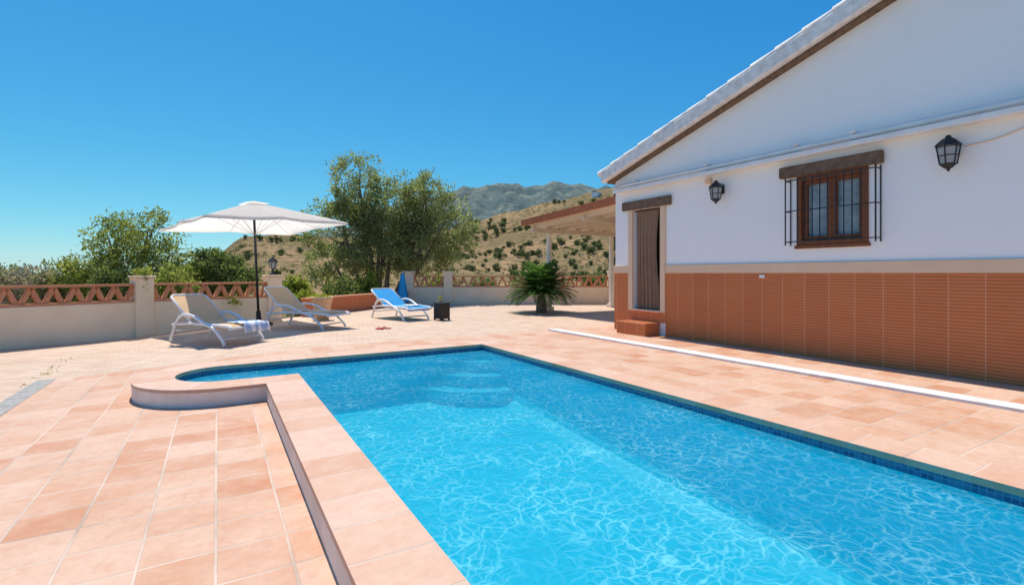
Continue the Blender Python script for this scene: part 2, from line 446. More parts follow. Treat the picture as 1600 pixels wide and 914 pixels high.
def wk(m):
    n = 60; L = 15.4
    for k in range(n):
        y0 = -6.9+L*k/n; y1 = -6.9+L*(k+1)/n
        e = lambda y, s: .008*mnoise.noise(Vector((y*2.2, s, 1.7)))
        a0, a1 = 5.98+e(y0,0), 5.98+e(y1,0); b0, b1 = 6.22+e(y0,5), 6.22+e(y1,5)
        h0, h1 = .022+e(y0,9)*.4, .022+e(y1,9)*.4
        m.face([(a0,y0,h0),(b0,y0,h0),(b1,y1,h1),(a1,y1,h1)])
        m.face([(a0,y0,-.02),(a0,y0,h0),(a1,y1,h1),(a1,y1,-.02)]); m.face([(b0,y0,h0),(b0,y0,-.02),(b1,y1,-.02),(b1,y1,h1)])
tag(one(wk, 'white_strip', m_white_kerb), 'low white painted strip running along the house side of the deck', 'strip', kind='structure')

# ------------------------------------------------------------------ pool
pool = empty('swimming_pool', (2.3, 2, 0), label='long blue tiled swimming pool with a rounded step bay', cat='swimming pool')
pool_off = Vector((-2.3, -2, 0))
def pbuild(m, name, mat, smooth=False, bevel=0):
    o = m.build(name, mat, pool, smooth, bevel); o.location = pool_off; return o
def cop(m):
    s = 0; n = len(INNER)
    for k in range(n-1):
        a, b = INNER[k], INNER[k+1]; c, d = OUTER[k], OUTER[k+1]
        L = (math.dist(a, b) + math.dist(c, d))/2
        w = .40
        if L > .5:
            dv = (Vector(b)-Vector(a)).normalized()
            pr = lambda q: s + (Vector(q)-Vector(a)).dot(dv)
            sa, sb, sc_, sd = pr(a), pr(b), pr(c), pr(d)
        else: sa, sb, sc_, sd = s, s+L, s, s+L
        m.face([(a[0],a[1],0),(c[0],c[1],0),(d[0],d[1],0),(b[0],b[1],0)][::-1], [(sa,.1),(sc_,.1+w),(sd,.1+w),(sb,.1)][::-1])
        m.face([(a[0],a[1],0),(b[0],b[1],0),(b[0],b[1],-.045),(a[0],a[1],-.045)][::-1], [(sa,.1),(sb,.1),(sb,.15),(sa,.15)][::-1])
        m.face([(c[0],c[1],0),(d[0],d[1],0),(d[0],d[1],-.035),(c[0],c[1],-.035)], [(sc_,.5),(sd,.5),(sd,.45),(sc_,.45)])
        m.face([(a[0],a[1],-.045),(b[0],b[1],-.045),(d[0],d[1],-.035),(c[0],c[1],-.035)], [(s,.1),(s+L,.1),(s+L,.5),(s,.5)])
        s += L
m = MB(); cop(m); pbuild(m, 'coping', m_coping)
m = MB()
KO = [(.465,-6.5),(.465,5.995)] + arc(.915) + [(4.1,7.825)]
for a, b in zip(KO, KO[1:]):
    m.face([(a[0],a[1],-.03),(b[0],b[1],-.03),(b[0],b[1],-.32),(a[0],a[1],-.32)])
pbuild(m, 'kerb', m_kerb)
mb = MB(); mbx = MB(); mw = MB()
LOW = -1.6
IN2 = [(.82,-6.5),(.82,6.37)] + arc(.54) + [(3.87,7.45),(3.87,-6.5)]
for k in range(len(IN2)-1):
    a, b = IN2[k], IN2[k+1]
    tgt = mb if abs(a[0]-b[0]) < abs(a[1]-b[1]) else mbx
    tgt.face([(a[0],a[1],-.03),(b[0],b[1],-.03),(b[0],b[1],-.16),(a[0],a[1],-.16)][::-1])
    mw.face([(a[0],a[1],-.16),(b[0],b[1],-.16),(b[0],b[1],LOW),(a[0],a[1],LOW)][::-1])
pbuild(mb, 'waterline_tiles', m_waterline); pbuild(mbx, 'waterline_tiles', m_waterline_x)
pbuild(mw, 'basin_wall', m_poolwall_yz)
m = MB()
ys = [(7.5,-.72),(6.0,-.78),(2.0,-1.0),(-1,-1.25),(-6.5,-1.5)]
for (y0, z0), (y1, z1) in zip(ys, ys[1:]):
    m.face([(.8,y1,z1),(3.62,y1,z1),(3.62,y0,z0),(.8,y0,z0)])
    m.face([(3.62,y1,z1),(3.80,y1,z1+.07),(3.80,y0,z0+.07),(3.62,y0,z0)])
    m.face([(3.80,y1,z1+.07),(3.869,y1,z1+.22),(3.869,y0,z0+.22),(3.80,y0,z0+.07)])
m.face([(.8,-6.52,LOW),(3.9,-6.52,LOW),(3.9,-6.52,0),(.8,-6.52,0)])
pbuild(m, 'basin_floor', m_poolfloor)
m = MB()
m.face([(p[0],p[1],-.42) for p in [(.83,6.37)] + arc(.54) + [(.83,7.45)]][::-1])
m.face([(.83,6.37,-.42),(.83,7.45,-.42),(.83,7.45,-.9),(.83,6.37,-.9)])
pbuild(m, 'bay_floor', m_poolfloor)
m_step = pool_mat('pale_step_mosaic', (.06,.60,.76), (.09,.70,.82), (.15,.66,.78), .06, 'xy')
m_nose = pool_mat('step_edge_mosaic', (.24,.74,.83), (.30,.78,.86), (.28,.72,.8), .06, 'xy')
for k, (dx, z) in enumerate([(.42,-.24),(.75,-.40),(1.08,-.56)]):
    m = MB(); n = 12
    def sp(e): return [(3.868-(dx-e)*1.1*math.cos(R(90*q/n)), 7.448-(dx-e)*math.sin(R(90*q/n))) for q in range(n+1)]
    P = [(3.868, 7.448)] + sp(0)
    m.face([(p[0],p[1],z) for p in P])
    for a, b in zip(P[1:], P[2:]): m.face([(a[0],a[1],z),(b[0],b[1],z),(b[0],b[1],-1),(a[0],a[1],-1)][::-1])
    stp = pbuild(m, 'step', m_step)
    m = MB(); A_, B_ = sp(0), sp(.05)
    for q in range(n): m.face([(A_[q][0],A_[q][1],z+.004),(A_[q+1][0],A_[q+1][1],z+.004),(B_[q+1][0],B_[q+1][1],z+.004),(B_[q][0],B_[q][1],z+.004)])
    m.build('step_edge', m_nose, stp)
WP = [(.825,-6.5),(.825,6.375)] + arc(.535) + [(3.865,7.445),(3.865,-6.5)]
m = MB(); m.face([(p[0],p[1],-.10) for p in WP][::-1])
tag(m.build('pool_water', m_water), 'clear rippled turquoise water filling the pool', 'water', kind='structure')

# ------------------------------------------------------------------ house
HX = 7.4
house = empty('house', (HX, 3, 0), label='white rendered house with orange tiled base and whitewashed roof verge', cat='house')
HO = Vector((-HX, -3, 0))
def hb(m, name, mat, parent=None, smooth=False, bevel=0):
    o = m.build(name, mat, parent or house, smooth, bevel)
    o.location = HO if parent is None else Vector((0,0,0)); return o
RIDGE = -.5
def zu(y): return 3.14 + .289*(8-max(y, 2*RIDGE-y))
def rake(m, x0, x1, y0, y1, lo, hi):
    m.hexa([(x0,y0,zu(y0)+lo),(x1,y0,zu(y0)+lo),(x1,y1,zu(y1)+lo),(x0,y1,zu(y1)+lo),
            (x0,y0,zu(y0)+hi),(x1,y0,zu(y0)+hi),(x1,y1,zu(y1)+hi),(x0,y1,zu(y1)+hi)])
DY0, DY1 = 6.72, 7.46; DZ0, DZ1 = .44, 2.5
WY0, WY1 = 3.17, 4.11; WZ0, WZ1 = 1.61, 2.62
m = MB()
def wseg(y0, y1, z0, z1=None):
    t0 = zu(y0)+.1 if z1 is None else z1; t1 = zu(y1)+.1 if z1 is None else z1
    m.hexa([(HX,y0,z0),(HX+.28,y0,z0),(HX+.28,y1,z0),(HX,y1,z0),(HX,y0,t0),(HX+.28,y0,t0),(HX+.28,y1,t1),(HX,y1,t1)])
wseg(-7, RIDGE, -.1); wseg(RIDGE, WY0, -.1); wseg(WY0, WY1, -.1, WZ0); wseg(WY0, WY1, WZ1); wseg(WY1, DY0, -.1)
wseg(DY0, DY1, -.1, DZ0); wseg(DY0, DY1, DZ1); wseg(DY1, 8.0, -.1)
m.box(HX+.28, 16.5, 7.75, 8.0, -.1, 3.2)
m.box(16.25, 16.5, -7, 7.75, -.1, 3.2)
hb(m, 'wall', m_wall)
m = MB(); m.box(HX+1.6, HX+1.65, -6, 7.7, -.1, 3.2); hb(m, 'interior', m_dark)  # dark panel added inside to block the sky through the doorway
m = MB()
m.box(HX-.018, HX-.001, -7, DY0-.12, -.05, 1.2); m.box(HX-.018, HX-.001, DY1+.12, 8.018, -.05, 1.2)
m.box(HX-.001, 16.4, 8.001, 8.018, -.05, 1.2)
hb(m, 'tiled_base', m_dado)
m = MB(); m.box(HX-.03, HX-.001, -7, DY0-.12, 1.203, 1.36); m.box(HX-.03, HX-.001, DY1+.12, 8.03, 1.203, 1.36)
m.box(HX, 16.4, 8.001, 8.03, 1.203, 1.36)
hb(m, 'cream_band', m_cream, bevel=.006)
m = MB(); rake(m, HX+.1, 16.8, RIDGE, 8.2, .1, .25); rake(m, HX+.1, 16.8, -8, RIDGE, .1, .25)
rf = hb(m, 'roof', m_roof)
m = MB(); rake(m, 7.27, HX+.09, RIDGE, 8.12, .03, .075); hb(m, 'verge_board', m_wood)
m = MB(); rake(m, 7.15, HX+.09, RIDGE, 8.2, .077, .30); vg = hb(m, 'verge', m_verge, bevel=.02)
m = MB()
y = 8.30
while y > RIDGE:
    y1 = y-.48
    for xo, rr in ((7.22, .075), (7.38, .075)):
        w_ = random.uniform(-.009, .009); rr *= random.uniform(.94, 1.06)
        pts = [(xo+w_, y, zu(y)+.312+w_), (xo-w_, y1, zu(y1)+.303)]
        m.tube(pts, [rr, rr*.82], 12)
    y -= .40
hb(m, 'verge_tiles', m_verge, smooth=True)
m = MB(); m.box(6.98, HX-.02, 6.74, 7.52, -.02, .24); hb(m, 'door_step', m_dado, bevel=.01)
m = MB(); m.box(HX-.06, HX+.3, DY0+.002, DY1-.002, DZ0, DZ0+.03); hb(m, 'threshold', m_cream)
m = MB(); m.box(HX-.02, HX-.002, DY0-.118, DY1+.118, .241, DZ0-.002); hb(m, 'door_riser', m_dado)
door = empty('door', (0,0,0)); door.parent = house; door.location = HO
for y0, y1 in ((DY0-.118, DY0), (DY1, DY1+.118)):
    m = MB(); m.box(HX-.04, HX-.001, y0, y1, DZ0, DZ1); hb(m, 'door_jamb', m_cream, door)
m = MB(); m.box(HX-.07, HX-.001, 6.46, 7.74, DZ1+.002, DZ1+.18); hb(m, 'lintel', m_wood, door, bevel=.012)
m = MB(); ny = 60; cw = DY1-DY0-.14
def cx_(s, h): return HX+.06 + (.022*math.sin(s*38+math.sin(h*2.1)*.6) + .01*math.sin(s*71+1.3))*(.35+.65*(1-h))
nh = 8
for k in range(ny):
    for q in range(nh):
        P = []
        for kk, qq in ((k,q),(k+1,q),(k+1,q+1),(k,q+1)):
            s = kk/ny; h = qq/nh
            nar = 1 - .12*math.sin(min(1, (1-h)*1.25)*PI)
            P.append((cx_(s, h), DY1-.04 - cw*s*nar*.97, DZ0+.04 + (DZ1-DZ0-.06)*h))
        m.face(P)
bm_ = hb(m, 'door_curtain', m_curtain, door, True)
m = MB(); m.box(HX+.18, HX+.22, DY0, DY1, DZ0, DZ1); hb(m, 'dark_gap', m_dark, door)  # near-black sheet, darkness of the open gap put into its colour
m = MB(); m.tube([(HX+.03, DY0+.01, DZ1-.03), (HX+.03, DY1-.01, DZ1-.03)], .012); hb(m, 'curtain_rail', m_black, door)
win = empty('window', (0,0,0)); win.parent = house; win.location = HO
m = MB(); t = .07
m.box(HX-.02, HX+.1, WY0, WY0+t, WZ0, WZ1); m.box(HX-.02, HX+.1, WY1-t, WY1, WZ0, WZ1)
m.box(HX-.02, HX+.1, WY0+t, WY1-t, WZ0, WZ0+t); m.box(HX-.02, HX+.1, WY0+t, WY1-t, WZ1-t, WZ1)
hb(m, 'frame', m_windowwood, win, bevel=.004)
yc = (WY0+WY1)/2
for y0, y1 in ((WY0+t+.005, yc-.003), (yc+.003, WY1-t-.005)):
    m = MB(); s = .055; za, zb = WZ0+t+.004, WZ1-t-.004
    m.box(HX+.03, HX+.08, y0, y0+s, za, zb); m.box(HX+.03, HX+.08, y1-s, y1, za, zb)
    m.box(HX+.03, HX+.08, y0+s, y1-s, za, za+s); m.box(HX+.03, HX+.08, y0+s, y1-s, zb-s, zb)
    hb(m, 'sash', m_windowwood, win)
    m = MB(); ny = 14
    for k in range(ny):
        ya = y0+s+(y1-y0-2*s)*k/ny; yb = y0+s+(y1-y0-2*s)*(k+1)/ny
        m.face([(HX+.075+.006*math.sin(k*1.5),ya,za+s),(HX+.075+.006*math.sin(k*1.5+1.5),yb,za+s),(HX+.075+.006*math.sin(k*1.5+1.5),yb,zb-s),(HX+.075+.006*math.sin(k*1.5),ya,zb-s)])
    hb(m, 'pane_curtain', m_netcurtain, win, True)
m = MB(); m.box(HX-.09, HX-.001, 2.99, 4.34, WZ1+.004, WZ1+.17); hb(m, 'lintel', m_wood, win, bevel=.015)
m = MB(); m.box(HX-.035, HX-.001, WY0-.02, WY1+.02, WZ0-.05, WZ0-.002); hb(m, 'sill', m_windowwood, win)
m = MB(); gx = HX-.15; y0, y1 = 3.03, 4.2; za, zb = 1.64, 2.58; rb = .0085
nb = 9
for k in range(nb):
    yy = 3.2 + (4.02-3.2)*k/(nb-1)
    m.tube([(gx, yy, za), (gx, yy, zb)], rb, 6)
for yy in (y0, y1): m.tube([(gx, yy, za-.03), (gx, yy, zb+.03)], rb*1.3, 6); m.tube([(HX-.012, yy, za-.03), (HX-.012, yy, zb+.03)], rb, 6)
for zz in (za+.02, (za+zb)/2, zb-.02):
    m.tube([(gx-.002, y0, zz), (gx-.002, y1, zz)], rb, 6)
    for yy in (y0, y1): m.tube([(gx, yy, zz), (HX, yy, zz)], rb, 6)
hb(m, 'window_grille', m_black)
aw = empty('wall_awning', (HX-.12, 3, 2.98), label='long white rolled awning bar fixed across the house wall', cat='awning')
AO = Vector((-(HX-.12), -3, -2.98))
def ab(m, name, mat, smooth=False, bevel=0):
    o = m.build(name, mat, aw, smooth, bevel); o.location = AO; return o
m = MB(); m.tube([(HX-.10, -4, 3.02), (HX-.10, 7.95, 3.02)], .042, 12); ab(m, 'roller', m_whitemetal, True)
m = MB(); m.box(HX-.19, HX-.15, -4, 7.9, 2.885, 2.955); ab(m, 'front_bar', m_whitemetal, bevel=.008)
m = MB(); m.box(HX-.05, HX-.002, -4, 7.9, 2.90, 2.97); ab(m, 'wall_rail', m_whitemetal, bevel=.006)
for yy in (7.3, 5.6, 4.05, 3.3, 1.6):
    m = MB(); m.box(HX-.16, HX-.001, yy-.035, yy+.035, 3.065, 3.09); ab(m, 'bracket', m_whitemetal, bevel=.004)
    m = MB(); m.box(HX-.145, HX-.055, yy-.05, yy+.05, 2.9, 2.965); ab(m, 'clamp', m_whitemetal, bevel=.004)
for ya, yb in ((5.5, 4.0), (3.2, 1.7)):
    m = MB(); m.tube([(HX-.125, ya, 2.945), (HX-.125, yb, 2.93)], .02, 8); ab(m, 'folding_arm', m_whitemetal, True)

def lantern(y, z, s, label, rz=0):
    t = empty('wall_lantern', (HX-.001, y, z), label=label, cat='lantern', group=None)
    x = -.17*s
    m = MB(); m.box(-.02, 0, -.05*s, .05*s, -.02*s, .14*s); m.build('backplate', m_black, t)
    m = MB(); m.tube([(-.01,0,.08*s),(-.08*s,0,.13*s),(x,0,.15*s)], .012*s, 8); m.build('bracket', m_black, t)
    m = MB(); m.lathe([(0,.083*s),(.13*s,.085*s),(.11*s,.115*s),(.06*s,.165*s),(.03*s,.18*s),(.028*s,.2*s),(.0,.215*s)], 6, (x,0,0)); m.build('cap', m_black, t)
    m = MB(); m.lathe([(.075*s,-.125*s),(.105*s,.083*s)], 6, (x,0,0)); m.build('glass', m_lampglass, t)
    m = MB()
    for k in range(6):
        a = 2*PI*k/6
        m.tube([(x+.078*s*math.cos(a), .078*s*math.sin(a), -.125*s), (x+.109*s*math.cos(a), .109*s*math.sin(a), .085*s)], .008*s, 5)
    for zz, rr in ((-.125, .08), (.07, .108), (-.03,.093)):
        P = [(x+rr*s*math.cos(2*PI*k/6), rr*s*math.sin(2*PI*k/6), zz*s) for k in range(7)]
        m.tube(P, .006*s, 5)
    m.build('cage', m_black, t)
    m = MB(); m.lathe([(.0,-.21*s),(.015*s,-.2*s),(.02*s,-.18*s),(.045*s,-.165*s),(.08*s,-.128*s),(0,-.124*s)], 8, (x,0,0)); m.build('finial', m_black, t)
    return t
lantern(5.38, 2.57, .95, 'black wall lantern between the doorway and the barred window')
lantern(2.29, 2.58, 1.0, 'black wall lantern on the right of the barred window')
m = MB(); P = [(HX-.012, 2.2, 2.66)] + [(HX-.012, 2.2-.75*k/8, 2.66+.22*k/8-.06*math.sin(PI*k/8)) for k in range(1, 9)]
m.tube(P, .006, 5); tag(m.build('cable', m_cream, None, True), 'thin slack cable running up the wall from the right lantern', 'cable')
m = MB(); m.box(HX-.05, HX-.001, 5.57, 5.69, 2.76, 2.85); m.box(HX-.06, HX-.05, 5.59, 5.67, 2.78, 2.83)
tag(m.build('junction_box', m_cream, None, bevel=.006), 'small tan junction box under the awning bar', 'electrical box')
m = MB(); m.box(HX-.03, HX-.0185, 4.6, 4.69, 1.125, 1.175); m.box(HX-.033, HX-.03, 4.61, 4.645, 1.135, 1.165)
tag(m.build('wall_socket', m_whiteplastic, None, bevel=.003), 'tiny white socket plate on the orange tiled base', 'socket')

po = empty('porch', (10, 11, 0), label='cream timber porch with sloping tiled roof beyond the house corner', cat='porch')
PO = Vector((-10, -11, 0))
def pb(m, name, mat, bevel=0):
    o = m.build(name, mat, po, False, bevel); o.location = PO; return o
def pz(y): return 2.99 - (y-8.05)*.045
def ps(m, x0, x1, y0, y1, lo, hi):
    m.hexa([(x0,y0,pz(y0)+lo),(x1,y0,pz(y0)+lo),(x1,y1,pz(y1)+lo),(x0,y1,pz(y1)+lo),(x0,y0,pz(y0)+hi),(x1,y0,pz(y0)+hi),(x1,y1,pz(y1)+hi),(x0,y1,pz(y1)+hi)])
m = MB(); ps(m, 8.47, 15.5, 8.06, 13.5, .03, .09); pb(m, 'roof', m_roof)
m = MB(); ps(m, 8.6, 15.4, 8.06, 13.45, .005, .028); pb(m, 'ceiling', m_porch)
m = MB(); ps(m, 8.42, 8.50, 8.06, 13.5, -.03, .16); pb(m, 'fascia', m_fascia)
m = MB()
for k in range(12): ps(m, 8.75+k*.58, 8.83+k*.58, 8.06, 13.4, -.13, .003)
pb(m, 'rafters', m_porch)
for ya, yb, za, zb in ((13.12,13.26,2.5,2.64),(10.6,10.7,2.64,2.75)):
    m = MB(); m.box(8.65, 15.4, ya, yb, za, zb); pb(m, 'beam', m_porch)
for xx in (9.3, 12.0, 15.0):
    m = MB(); m.tube([(xx, 13.19, -.02), (xx, 13.19, 2.5)], .085, 12); m.box(xx-.12, xx+.12, 13.07, 13.31, -.02, .12); pb(m, 'post', m_post)

# ------------------------------------------------------------------ boundary walls
def wall_run(name, A, B, zb, label, z1, z2, pillars=(), thick=.2, period=.34):
    ax, ay = A; L = math.dist(A, B); an = math.atan2(B[1]-ay, B[0]-ax)
    t = empty(name, (ax, ay, 0), an, label=label, cat='wall')
    m = MB(); m.box(0, L, -thick/2, thick/2, zb-.1, z1); m.build('wall_base', m_wallcream, t, bevel=.01)
    pl = sorted(pillars)
    ends = [0] + [p for p in pl if 0 < p < L] + [L]
    for a, b in zip(ends, ends[1:]):
        m = MB(); n = max(1, int(round((b-a)/period))); p = (b-a)/n
        h0, h1 = z1+.05, z2-.05
        m.box(a, b, -.09, .09, z1+.001, h0); m.box(a, b, -.09, .09, h1, z2)
        th = .038
        for k in range(n):
            x = a+k*p
            for xa, xb in ((x, x+p/2), (x+p, x+p/2)):
                d = th if xb > xa else -th
                m.hexa([(min(xa,xa+2*d),-.06,h0),(max(xa,xa+2*d),-.06,h0),(max(xa,xa+2*d),.06,h0),(min(xa,xa+2*d),.06,h0),
                        (min(xb-d,xb+d),-.06,h1),(max(xb-d,xb+d),-.06,h1),(max(xb-d,xb+d),.06,h1),(min(xb-d,xb+d),.06,h1)])
        m.build('lattice_panel', m_lattice, t)
    for p in pl:
        m = MB(); m.box(p-.17, p+.17, -.17, .17, zb-.1, z2+.13); m.box(p-.2, p+.2, -.2, .2, z2+.131, z2+.18); m.build('pillar', m_wallcream, t, bevel=.012)
    return t
LA = math.dist(W0, W1)
wall_run('garden_wall', W0, W1, -.2, 'cream garden wall with clay zigzag lattice on the far left', .57, .97, (LA, LA-4.6))
wall_run('garden_wall', W1, W2, -.2, 'cream garden wall with clay lattice behind the two beige loungers', .57, .98, (math.dist(W1, W2),))
wall_run('garden_wall', W3, W4, -.05, 'cream garden wall with clay lattice at the back behind the palm', .66, 1.10, (.1, 1.6, 5.8, 8.0), period=.38)
A = (2.1, 14.75); B = W3
t = empty('tiled_wall', (A[0], A[1], 0), math.atan2(B[1]-A[1], B[0]-A[0]) - PI/2, label='low red brown ribbed tile wall behind the blue lounger', cat='wall')
L = math.dist(A, B)
m = MB(); m.box(-.12, .12, 0, L, -.1, .46); m.build('tile_cladding', m_dado, t)
m = MB(); m.box(-.15, .15, -.02, L+.0, .461, .51); m.build('cap', m_lattice, t, bevel=.008)
lx, ly = W2; lz = 1.162
t = empty('pillar_lamp', (lx, ly, lz), label='small black lantern standing on the wall pillar beside the parasol', cat='lantern')
m = MB(); m.lathe([(.09,0),(.08,.02),(.03,.05),(.025,.15),(.06,.17),(.0,.17)], 10); m.build('stem', m_black, t, True)
m = MB(); m.lathe([(.065,.17),(.1,.33)], 6); m.build('glass', m_lampglass, t)
m = MB(); m.lathe([(.0,.33),(.13,.335),(.08,.4),(.03,.43),(.025,.46),(0,.48)], 6)
m.build('cap', m_black, t)
m = MB()
for k in range(6):
    a = 2*PI*k/6; m.tube([(.067*math.cos(a),.067*math.sin(a),.17),(.103*math.cos(a),.103*math.sin(a),.335)], .007, 5)
m.build('cage', m_black, t)

# ------------------------------------------------------------------ loungers
def smooth_path(P, n=5):
    P = [Vector(p) for p in P]; out = []
    for i in range(len(P)-1):
        p0 = P[max(i-1,0)]; p1 = P[i]; p2 = P[i+1]; p3 = P[min(i+2, len(P)-1)]
        for k in range(n):
            t = k/n
            out.append(.5*((2*p1)+(p2-p0)*t+(2*p0-5*p1+4*p2-p3)*t*t+(3*p1-p0-3*p2+p3)*t**3))
    out.append(P[-1]); return out
def lounger(foot, head, label, fab, pad=.025, back=40):
    dx, dy = head[0]-foot[0], head[1]-foot[1]
    an = math.atan2(dy, dx) - PI/2
    z = gz(*foot)
    t = empty('sun_lounger', (foot[0], foot[1], z), an, label=label, cat='sun lounger')
    w = .33
    if pad < .05:
        def sheet(path, hw, th):
            m = MB()
            for (y0, z0), (y1, z1) in zip(path, path[1:]):
                m.face([(-hw,y0,z0),(hw,y0,z0),(hw,y1,z1),(-hw,y1,z1)])
            return m
    else:
        def sheet(path, hw, th):
            m = MB()
            for (y0, z0), (y1, z1) in zip(path, path[1:]):
                m.hexa([(-hw,y0,z0-th),(hw,y0,z0-th),(hw,y1,z1-th),(-hw,y1,z1-th),(-hw,y0,z0),(hw,y0,z0),(hw,y1,z1),(-hw,y1,z1)])
            return m
    sheet([(.03,.31),(.1,.345),(.4,.36),(.8,.345),(1.16,.355)], w-.01, pad).build('seat', fab, t, False)
    bl = .82; a = R(back)
    by = lambda s: 1.17+s*math.cos(a); bz = lambda s: .36+s*math.sin(a)
    sheet([(by(0),bz(0)),(by(bl*.3),bz(bl*.3)+.012),(by(bl*.7),bz(bl*.7)+.012),(by(bl),bz(bl))], w-.01, pad).build('backrest', fab, t)
    m = MB()
    P = [(-w, by(-.02), bz(-.02)), (-w, by(bl-.06), bz(bl-.06)), (-w+.06, by(bl), bz(bl)), (w-.06, by(bl), bz(bl)), (w, by(bl-.06), bz(bl-.06)), (w, by(-.02), bz(-.02))]
    m.tube(P, .018, 8); m.build('back_frame', m_whiteplastic, t, True)
    for s in (-1, 1):
        m = MB(); m.tube([(s*(w-.02), by(.45), bz(.45)-.03), (s*(w-.02), 1.62, .3)], .012, 6); m.build('back_strut', m_whiteplastic, t, True)
        x = s*(w+.015)
        m = MB(); m.tube(smooth_path([(x,.0,.28),(x,.08,.33),(x,.6,.34),(x,1.2,.34),(x,1.7,.30)]), .026, 8); m.build('side_rail', m_whiteplastic, t, True)
        x = s*(w+.045)
        m = MB(); m.tube(smooth_path([(x,.14,.0),(x,.2,.1),(x,.42,.27),(x,.7,.36),(x,.95,.46),(x,1.15,.50)]), [.027]*26, 8); m.build('leg', m_whiteplastic, t, True)
        m = MB(); m.tube(smooth_path([(x,1.15,.50),(x,1.35,.49),(x,1.5,.40),(x,1.6,.24),(x,1.72,.0)]), [.027]*21, 8); m.build('leg', m_whiteplastic, t, True)
    for y_, z_, r_ in ((.22,.1,.016),(.03,.3,.022),(1.64,.18,.016)):
        m = MB(); m.tube([(-w-.04,y_,z_),(w+.04,y_,z_)], r_, 8); m.build('crossbar', m_whiteplastic, t, True)
    return t, an, z
L1 = lounger((.5,9.95), (-.5,11.5), 'white framed beige sun lounger on the left, nearest the pool', m_beige, back=36)
L2 = lounger((2.3,11.15), (1.05,12.6), 'white framed beige sun lounger to the right of the parasol pole', m_beige, back=40)
L3 = lounger((4.42,11.95), (4.05,13.4), 'white framed sun lounger with a bright blue cushion', m_blue, pad=.06, back=30)
def towel(name, LL, y0, y1, x0, x1, z, mat, label, droop=.2, seed=1):
    t = LL[0]; m = MB(); n = 16
    mat4 = Matrix.Translation(t.location) @ Matrix.Rotation(LL[1], 4, 'Z')
    P = []
    for i in range(n+1):
        for j in range(n+1):
            x = x0+(x1-x0)*i/n; y = y0+(y1-y0)*j/n
            zz = z + .018*mnoise.noise(Vector((x*7, y*7, seed))) + .012
            ex = max(0, abs(x)-.38)
            if ex: zz -= ex*1.6
            if y < 0: zz += y*1.4
            P.append(tuple(mat4 @ Vector((math.copysign(min(abs(x), .38+ex*.25), x), max(y, -.02 + y*.2) if y < 0 else y, zz))))
    m.v = P
    for i in range(n):
        for j in range(n):
            a = i*(n+1)+j; m.f.append([a, a+n+1, a+n+2, a+1])
    o = m.build(name, mat, None, True); sd = o.modifiers.new('s', 'SOLIDIFY'); sd.thickness = .008
    return tag(o, label, 'towel')
towel('towel', L1, -.12, .52, -.12, .42, .37, m_towel, 'white and blue towel spread over the foot of the left lounger', seed=1)
towel('towel', L2, .98, 1.12, -.28, .2, .37, m_whitecloth, 'rumpled white towel on the seat of the middle beige lounger', seed=4)
towel('towel', L3, .25, .55, -.2, .25, .37, m_whitecloth, 'folded white towel on the blue lounger cushion', seed=6)

# parasol
px_, py_ = .85, 13.05
pz0 = gz(px_, py_)
t = empty('parasol', (px_, py_, pz0), 0, label='large white square parasol on a dark pole between the beige loungers', cat='parasol')
t.rotation_euler = (Matrix.Rotation(R(-2.6), 3, Vector((FW[0], FW[1], 0))) @ Matrix.Rotation(-YAW + R(49), 3, 'Z')).to_euler()
m = MB(); m.tube([(0,0,.04),(0,0,2.84)], .028, 10); m.build('pole', m_black, t, True)
m = MB(); m.lathe([(0,0),(.30,.0),(.30,.05),(.26,.075),(.06,.09),(.05,.35),(0,.35)], 20); m.build('base', m_black, t, False)
S = 1.52; Hr = 2.40; Hp = 2.92
def canopy_pt(a, r):
    ca, sa = math.cos(a), math.sin(a); q = 1/max(abs(ca), abs(sa))
    sag = .05*abs(math.sin(4*a))*r*(1.0)
    rr = S*q*r - .07*abs(math.sin(4*a))*r*r
    return (rr*ca, rr*sa, Hr + (Hp-Hr)*(1-r)**1.05 - sag*.6*r - (.05*q-.05)*r*r*2.2)
m = MB(); na = 64; nr = 8; r0 = .09
for k in range(nr+1):
    for j in range(na): m.v.append(canopy_pt(2*PI*j/na, r0+(1-r0)*k/nr))
for j in range(na):
    p = m.v[nr*na+j]; m.v.append((p[0]*1.005, p[1]*1.005, p[2]-.05))
for k in range(nr+1):
    for j in range(na): m.f.append([k*na+j, k*na+(j+1)%na, (k+1)*na+(j+1)%na, (k+1)*na+j])
m.build('canopy', m_canopy, t, True)
m = MB(); na = 32
for k in range(5):
    r = k/4*.17
    for j in range(na):
        p = canopy_pt(2*PI*j/na, r); m.v.append((p[0], p[1], Hp + .03 - r*.45))
for k in range(4):
    for j in range(na): m.f.append([k*na+j, k*na+(j+1)%na, (k+1)*na+(j+1)%na, (k+1)*na+j])
m.build('vent_cap', m_canopy, t, True)
for k in range(8):
    a = 2*PI*k/8; P = [Vector(canopy_pt(a, r))-Vector((0,0,.02)) for r in (.03,.3,.6,.99)]
    m = MB(); m.tube(P, .009, 5); rb_ = m.build('rib', m_whitemetal, t)
    m = MB(); m.tube([P[1]*.5+P[2]*.5, (.03*math.cos(a), .03*math.sin(a), 2.15)], .007, 5); m.build('strut', m_whitemetal, rb_)

